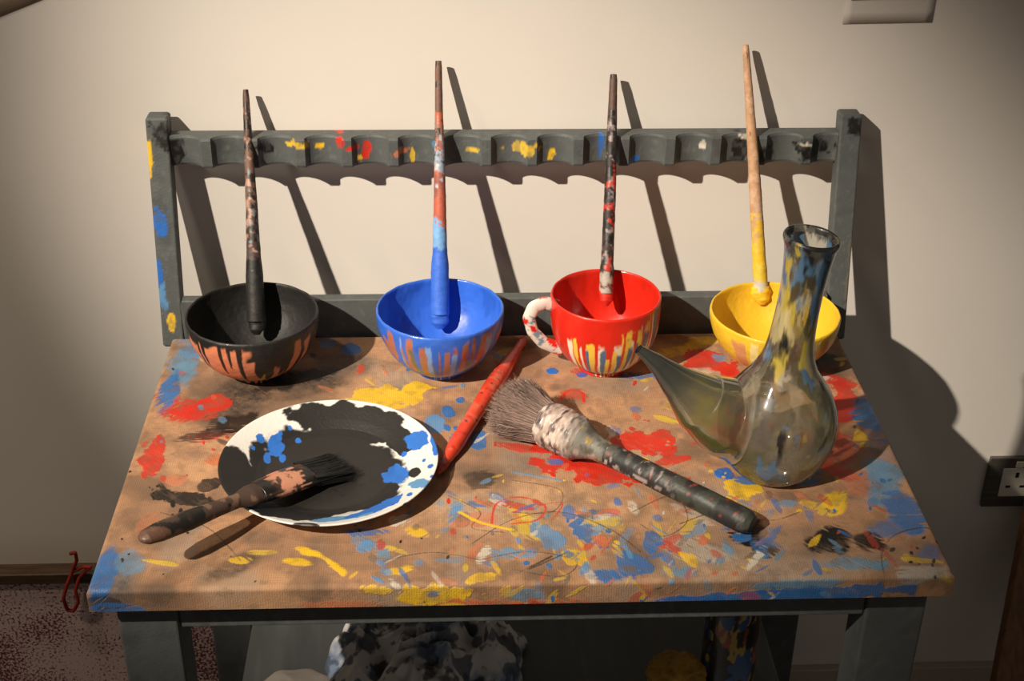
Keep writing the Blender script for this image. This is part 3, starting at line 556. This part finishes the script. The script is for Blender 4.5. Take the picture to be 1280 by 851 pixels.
m2=N.new('ShaderNodeMixShader');L.new(at.outputs['Alpha'],m2.inputs[0]);L.new(mx.outputs[0],m2.inputs[1]);L.new(b.outputs[0],m2.inputs[2]);L.new(m2.outputs[0],N['Material Output'].inputs['Surface'])
M_glass=m
def f_glass(V,T,A):
    C=np.zeros((len(V),4)); h=V[:,2]-TZ; n=fbm(V*np.array([1,1,.5]),28,3,4)
    C[:,:3]=lin((138,130,104)); over(C,lin((156,146,128)),sst(.4,.65,n)*.8); over(C,lin((122,116,64)),sst(.45,.7,fbm(V,18,13,3))*.8)
    over(C,lin((130,136,142)),sst(.5,.7,fbm(V,20,23,3))*.5);over(C,lin((165,98,74)),sst(.58,.72,fbm(V,25,33,3))*.5)
    C[:,3]=np.clip(.20+.45*(n-.25)+.10*(1-sst(.04,.1,h)),.06,1)
    def b_(col,lo,hi,th,sd,al=.9,s=75):
        P_=V*np.array([1,1,.28]); k=sst(th-.06,th+.06,fbm(P_,s,sd,4)-.25*(sst(hi-.03,hi+.01,h)+1-sst(lo-.01,lo+.03,h)));over(C,col,k);C[:,3]=np.maximum(C[:,3],k*al)
    b_(lin((118,110,86)),.13,.26,.46,15,.55);b_(lin((84,118,150)),.19,.285,.42,5,.85);b_(lin((190,168,66)),.12,.24,.50,6,.85);b_(lin((72,66,52)),.14,.26,.59,7,.65);b_(lin((190,176,128)),.15,.25,.56,8,.7);b_(lin((28,28,30)),.262,.31,.42,9);b_(lin((170,158,134)),.06,.2,.58,12,.4)
    return C
sp_=smoothprof(prof); a=np.linspace(0,2*math.pi,200,endpoint=False)
lean=.010*sst(.07,.32,sp_[:,1])*1.25
R=np.stack([sp_[:,0,None]*np.cos(a)+FX+lean[:,None],sp_[:,0,None]*np.sin(a)+FY,sp_[:,1,None]+TZ-.08*lean[:,None]*0-.10*(sp_[:,1]>.2)[:,None]*sp_[:,0,None]*np.cos(a)*sst(.2,.28,sp_[:,1])[:,None]],-1)
loft('body_and_neck',R,M_glass,f_glass,cap=False,parent=fl)
def f_sp(V,T,A):
    C=np.zeros((len(V),4)); n=fbm(V,40,3,4); C[:,:3]=lin((104,104,56)); over(C,lin((128,80,60)),sst(.46,.62,fbm(V,26,4,3))*.8); over(C,lin((78,80,72)),sst(.5,.65,fbm(V,30,14,3))*.7); over(C,lin((42,44,45)),sst(.4,.8,T)*.9)
    over(C,lin((150,150,135)),(1-sst(.0,.03,np.abs(T-.13)))*.6);C[:,3]=np.clip(.40+.4*(n-.3)+.5*sst(.3,.75,T)+.2*(1-sst(.0,.03,np.abs(T-.13))),0,.95);return C
spth=[(FX-.022,FY,TZ+.060),(FX-.055,FY-.001,TZ+.068),(FX-.085,FY-.002,TZ+.088),(FX-.114,FY-.003,TZ+.116),(FX-.136,FY-.004,TZ+.139),(FX-.156,FY-.004,TZ+.156)]
loft('pouring_spout',tube(spth,[(0,.047),(.10,.0475),(.13,.0495),(.16,.0465),(.3,.040),(.45,.031),(.62,.020),(.8,.0115),(.93,.0068),(1,.005)],64,200,up=(0,1,0)),M_glass,f_sp,cap=False,parent=fl)
# ------------------------------------------------------------------ things on the shelf
def heap(name,x0,x1,y0,y1,hgt,seed,fn):
    n=300; xs=np.linspace(0,1,n);X_,Y_=np.meshgrid(xs,xs); r=np.sqrt(((X_-.5)*2)**2+((Y_-.5)*2)**2)
    Pq=np.stack([X_*(x1-x0),Y_*(y1-y0),0*X_],-1); w=fbm(Pq,12,seed,3); Pw=Pq+ .05*np.stack([w,fbm(Pq,12,seed+5,3),0*w],-1)
    rid=(1-np.abs(2*vn(Pw,26,seed+9)-1)*1.7); 
    rid2=1-np.abs(2*vn(Pw,60,seed+12)-1)*2.
    env=np.clip(1-(r+.5*(fbm(Pq,18,seed+2,3)-.5))**2,0,1)**.5
    Zz=env*hgt*(.46+.42*rid+.14*rid2)+.0012
    sp=.02*(fbm(Pq,25,seed+30,2)-.5)
    Vx=np.stack([x0+Pq[...,0]+sp,y0+Pq[...,1]+sp,SH+np.maximum(Zz,.001)],-1).reshape(-1,3)
    keep=(env>.001); Fc=gridfaces(n,n); k=keep.reshape(-1); Fc=Fc[k[Fc].all(1)]
    used=np.unique(Fc); mp=np.full(n*n,-1);mp[used]=np.arange(len(used)); return mkobj(name,Vx[used],mp[Fc],M_cloth,fn(Vx[used]),True)
def rag(seed):
    def f(V):
        C=base(V,lin((205,202,200)),seed,.15); paint_over(C,lin((92,122,164)),sst(.47,.62,fbm(V,20,seed+1,4))*.8);paint_over(C,lin((42,46,56)),sst(.55,.62,fbm(V,34,seed+2,4))*.85);paint_over(C,lin((74,86,104)),sst(.58,.64,fbm(V,60,seed+3,3))*.8);C[:,3]*=.4;return C
    return f
q0=ony(400,830,-.17);q1=ony(668,830,-.17)
heap('paint_stained_rag',q0[0],q1[0],-.29,-.055,.090,5,rag(5))
q0=ony(265,846,-.2);q1=ony(430,846,-.2);heap('crumpled_white_rag',max(q0[0],-.34),q1[0],-.36,-.175,.010,15,lambda V:base(V,lin((150,142,134)),3,.2))
jx=ony(912,810,-.20)
def f_jar(V,T,A):
    C=base(V,lin((26,26,30)),3,.2);paint_over(C,lin((150,74,50)),sst(.56,.6,fbm(V*np.array([1,1,.4]),60,4,3)));paint_over(C,lin((170,140,60)),sst(.63,.66,fbm(V*np.array([1,1,.5]),75,14,3)));paint_over(C,lin((50,80,130)),sst(.6,.63,fbm(V*np.array([1,1,.5]),75,24,3)));C[:,3]=.6;return C
jp=smoothprof(np.array([(.0003,.001),(.03,.0),(.0345,.004),(.035,.02),(.035,.15),(.034,.168),(.026,.182),(.021,.190),(.021,.205),(.019,.208),(.017,.205),(.016,.19)]),160)
R=np.stack([jp[:,0,None]*np.cos(a)+jx[0],jp[:,0,None]*np.sin(a)-.20,jp[:,1,None]+SH+0*a],-1);loft('paint_covered_jar',R,M_gloss,f_jar,cap=False)
sx=ony(846,848,-.205)
th=np.linspace(.02,math.pi-.02,90);aa=np.linspace(0,2*math.pi,120,endpoint=False)
R=np.stack([np.sin(th)[:,None]*np.cos(aa)*.037,np.sin(th)[:,None]*np.sin(aa)*.03,np.cos(th)[:,None]*.026+0*aa],-1)
R=R*(1+.35*(fbm(R,60,3,4)-.5)[...,None]+.25*(vn(R,220,8)-.5)[...,None]); R[...,2]=np.maximum(R[...,2],-.02)
loft('yellow_sea_sponge',R+np.array([sx[0]-.004,-.215,SH+.021]),M_cloth,lambda V,T,A:base(V,lin((165,128,50)),3,.5),cap=True,flip=True)
# ------------------------------------------------------------------ wall items
soc=empty('wall_power_socket')
M_steel=pmat('brushed_steel',(104,100,94),(122,117,110),6,.4,.05,metal=.7,stretch=(1,1,30))
M_white=pmat('white_plastic',(205,200,190),(212,207,197),5,.35,.02); M_dark=pmat('dark_slot',(15,14,14),(22,20,20),5,.6,.02)
sc0=ony(1230,600,WY); X0=sc0[0]; Zc=sc0[2]
box('faceplate',X0,X0+.146,WY-.007,WY-.0002,Zc-.044,Zc+.044,M_steel,parent=soc,bev=.0015,M=6)
for i,x0 in enumerate((X0+.022,X0+.082)):
    box('insert_%d'%i,x0,x0+.044,WY-.0085,WY-.0071,Zc-.024,Zc+.026,M_white,parent=soc,bev=.0005,M=4)
    box('slot_a%d'%i,x0+.0195,x0+.0245,WY-.0090,WY-.0086,Zc+.010,Zc+.019,M_dark,parent=soc,bev=.0001,M=3)
    box('slot_b%d'%i,x0+.008,x0+.015,WY-.0090,WY-.0086,Zc-.008,Zc-.004,M_dark,parent=soc,bev=.0001,M=3)
    box('slot_c%d'%i,x0+.029,x0+.036,WY-.0090,WY-.0086,Zc-.008,Zc-.004,M_dark,parent=soc,bev=.0001,M=3)
    box('rocker_%d'%i,x0+.016,x0+.028,WY-.0105,WY-.0086,Zc+.028,Zc+.039,M_white,parent=soc,bev=.0008,M=3)
def sheet(name,corners,mat,th=.0006,sub=12):
    c=np.array(corners,float); n=sub; s=np.linspace(0,1,n); S,Tt=np.meshgrid(s,s)
    P=(c[0]*((1-S)*(1-Tt))[...,None]+c[1]*(S*(1-Tt))[...,None]+c[2]*(S*Tt)[...,None]+c[3]*((1-S)*Tt)[...,None])
    P[...,1]-=.0010*np.sin(S*3.1)*np.sin(Tt*3.1)
    o=mkobj(name,P.reshape(-1,3),gridfaces(n,n),mat); md=o.modifiers.new('s','SOLIDIFY');md.thickness=th;md.offset=0; return o
M_paper=pmat('photo_paper',(195,188,182),(200,194,188),4,.6,.02);M_pic=pmat('dark_photo_print',(35,25,22),(95,60,45),25,.4,.02);M_card=pmat('brown_paper',(140,124,104),(155,138,116),8,.8,.05)
ph_=empty('pinned_photo_print'); y=WY-.0008
p0=ony(1053,30,y);p1=ony(1165,28,y); 
o=sheet('paper',[(p0[0],y,p0[2]),(p1[0],y,p1[2]),(p1[0]+.002,y,p1[2]+.16),(p0[0]+.002,y,p0[2]+.16)],M_paper);o.parent=ph_
o=sheet('picture',[(p0[0]+.006,y-.0016,p0[2]+.030),(p1[0]-.006,y-.0016,p1[2]+.030),(p1[0]-.004,y-.0016,p1[2]+.152),(p0[0]+.008,y-.0016,p0[2]+.152)],M_pic);o.parent=ph_
def wp(u,v): p=ony(u,v,WY-.0006); return tuple(p)
pn=empty('pinned_paper_note')
c0=np.array(wp(52,0));c1=np.array(wp(0,21));dv=(c0-c1)/np.linalg.norm(c0-c1);nv_=np.array([-dv[2],0,dv[0]])
sheet('sheet',[c1-dv*.12,c0+dv*.004,c0+dv*.004+nv_*.2,c1-dv*.12+nv_*.2],M_card).parent=pn
# speckled board leaning on the wall, lower left
pl=empty('speckled_canvas_panel'); tl=ony(60,726,.02); zt_=tl[2]; xr=ony(292,820,.015)[0]
m,nt,b=newmat('burgundy_speckle');N=nt.nodes;L=nt.links
tc=N.new('ShaderNodeTexCoord');n1=N.new('ShaderNodeTexNoise');n1.inputs['Scale'].default_value=260;n1.inputs['Detail'].default_value=6;L.new(tc.outputs['Object'],n1.inputs['Vector'])
n2=N.new('ShaderNodeTexNoise');n2.inputs['Scale'].default_value=9;L.new(tc.outputs['Object'],n2.inputs['Vector'])
ad=N.new('ShaderNodeMath');ad.operation='MULTIPLY_ADD';ad.inputs[1].default_value=.5;L.new(n2.outputs['Fac'],ad.inputs[0]);L.new(n1.outputs['Fac'],ad.inputs[2])
cr=N.new('ShaderNodeValToRGB');cr.color_ramp.elements[0].position=.68;cr.color_ramp.elements[1].position=.78;cr.color_ramp.elements[0].color=(*lin((104,46,56)),1);cr.color_ramp.elements[1].color=(*lin((200,176,174)),1)
L.new(ad.outputs[0],cr.inputs[0]);L.new(cr.outputs[0],b.inputs['Base Color']);b.inputs['Roughness'].default_value=.8
loft('canvas_face',barring((-1.3,.025,zt_/2),(xr,.025,zt_/2),zt_/2,.006,10,6,.002,(0,0,1),(0,1,0)),m,None,parent=pl,smooth=False)
M_dw=pmat('dark_wood',(62,44,32),(84,60,42),20,.5,.2,stretch=(1,8,8))
box('top_strip',-1.3,xr,.012,.038,zt_+.0002,zt_+.018,M_dw,parent=pl,M=8)
M_str=pmat('red_cord',(130,25,20),(155,38,28),40,.8,.3)
cp=[(88,692),(94,690),(96,700),(90,715),(84,730),(79,748),(84,762),(92,764),(98,752),(94,738),(99,722),(108,712),(114,709),(104,708),(92,714)]
cp=[ony(u,v,.006-.003*math.sin(i*1.7)) for i,(u,v) in enumerate(cp)]; cp=[np.array([p[0],p[1],p[2]]) for p in cp]
loft('red_cord',tube(cp,[(0,.0026),(1,.0026)],10,200,up=(0,1,.1),wob=.3),M_str,None,parent=pl)
# wooden plank leaning at right
pa=ony(1240,851,-.05);pb_=ony(1283,625,.065); dd=(pb_-pa);L0=np.linalg.norm(dd);dd/=L0
foot=pa-dd*(pa[2]/dd[2]); topp=pa+dd*L0
M_lw=pmat('orange_wood',(92,58,30),(122,80,44),14,.5,.2,stretch=(8,8,.6))
sx_=np.cross(dd,(0,1,0)); sx_/=np.linalg.norm(sx_); sx_=sx_ if sx_[0]>0 else -sx_; sy_=np.cross(dd,sx_)
loft('leaning_wooden_plank',barring(foot+sx_*.05+np.array([0,0,.005]),topp+sx_*.05,.05,.009,20,6,.003,sx_,sy_),M_lw,None,smooth=False)
# ------------------------------------------------------------------ lights
def spot(name,loc,aim,W,size,blend,rad,col):
    l=bpy.data.lights.new(name,'SPOT');l.energy=W;l.spot_size=math.radians(size);l.spot_blend=blend;l.shadow_soft_size=rad;l.color=col
    o=bpy.data.objects.new(name,l);SC.collection.objects.link(o);o.location=loc;o.rotation_euler=(Vector(aim)-Vector(loc)).to_track_quat('-Z','Y').to_euler();return o
spot('ceiling_spotlight',(-1.85,-2.0,2.95),(.02,-.02,.79),870,22.5,1,.03,(1,.875,.715))
spot('ceiling_spotlight_side',(-1.1,-.35,2.6),(-.3,-.25,.7),42,60,1,.07,(1,.85,.66))
spot('ceiling_spotlight_far',(-1.9,-.9,2.6),(-1.15,.1,.75),70,36,1,.05,(1,.84,.6))
w=bpy.data.worlds.new('World');SC.world=w;w.use_nodes=True;w.node_tree.nodes['Background'].inputs[0].default_value=(1,.87,.74,1);w.node_tree.nodes['Background'].inputs[1].default_value=.14
cam=bpy.data.cameras.new('camera');co=bpy.data.objects.new('camera',cam);SC.collection.objects.link(co);SC.camera=co
cam.sensor_width=36;cam.sensor_fit='HORIZONTAL';cam.lens=F/1280*36;cam.clip_start=.01
co.matrix_world=Matrix.Translation(Vector(CL))@Matrix(RM.tolist()).to_4x4()
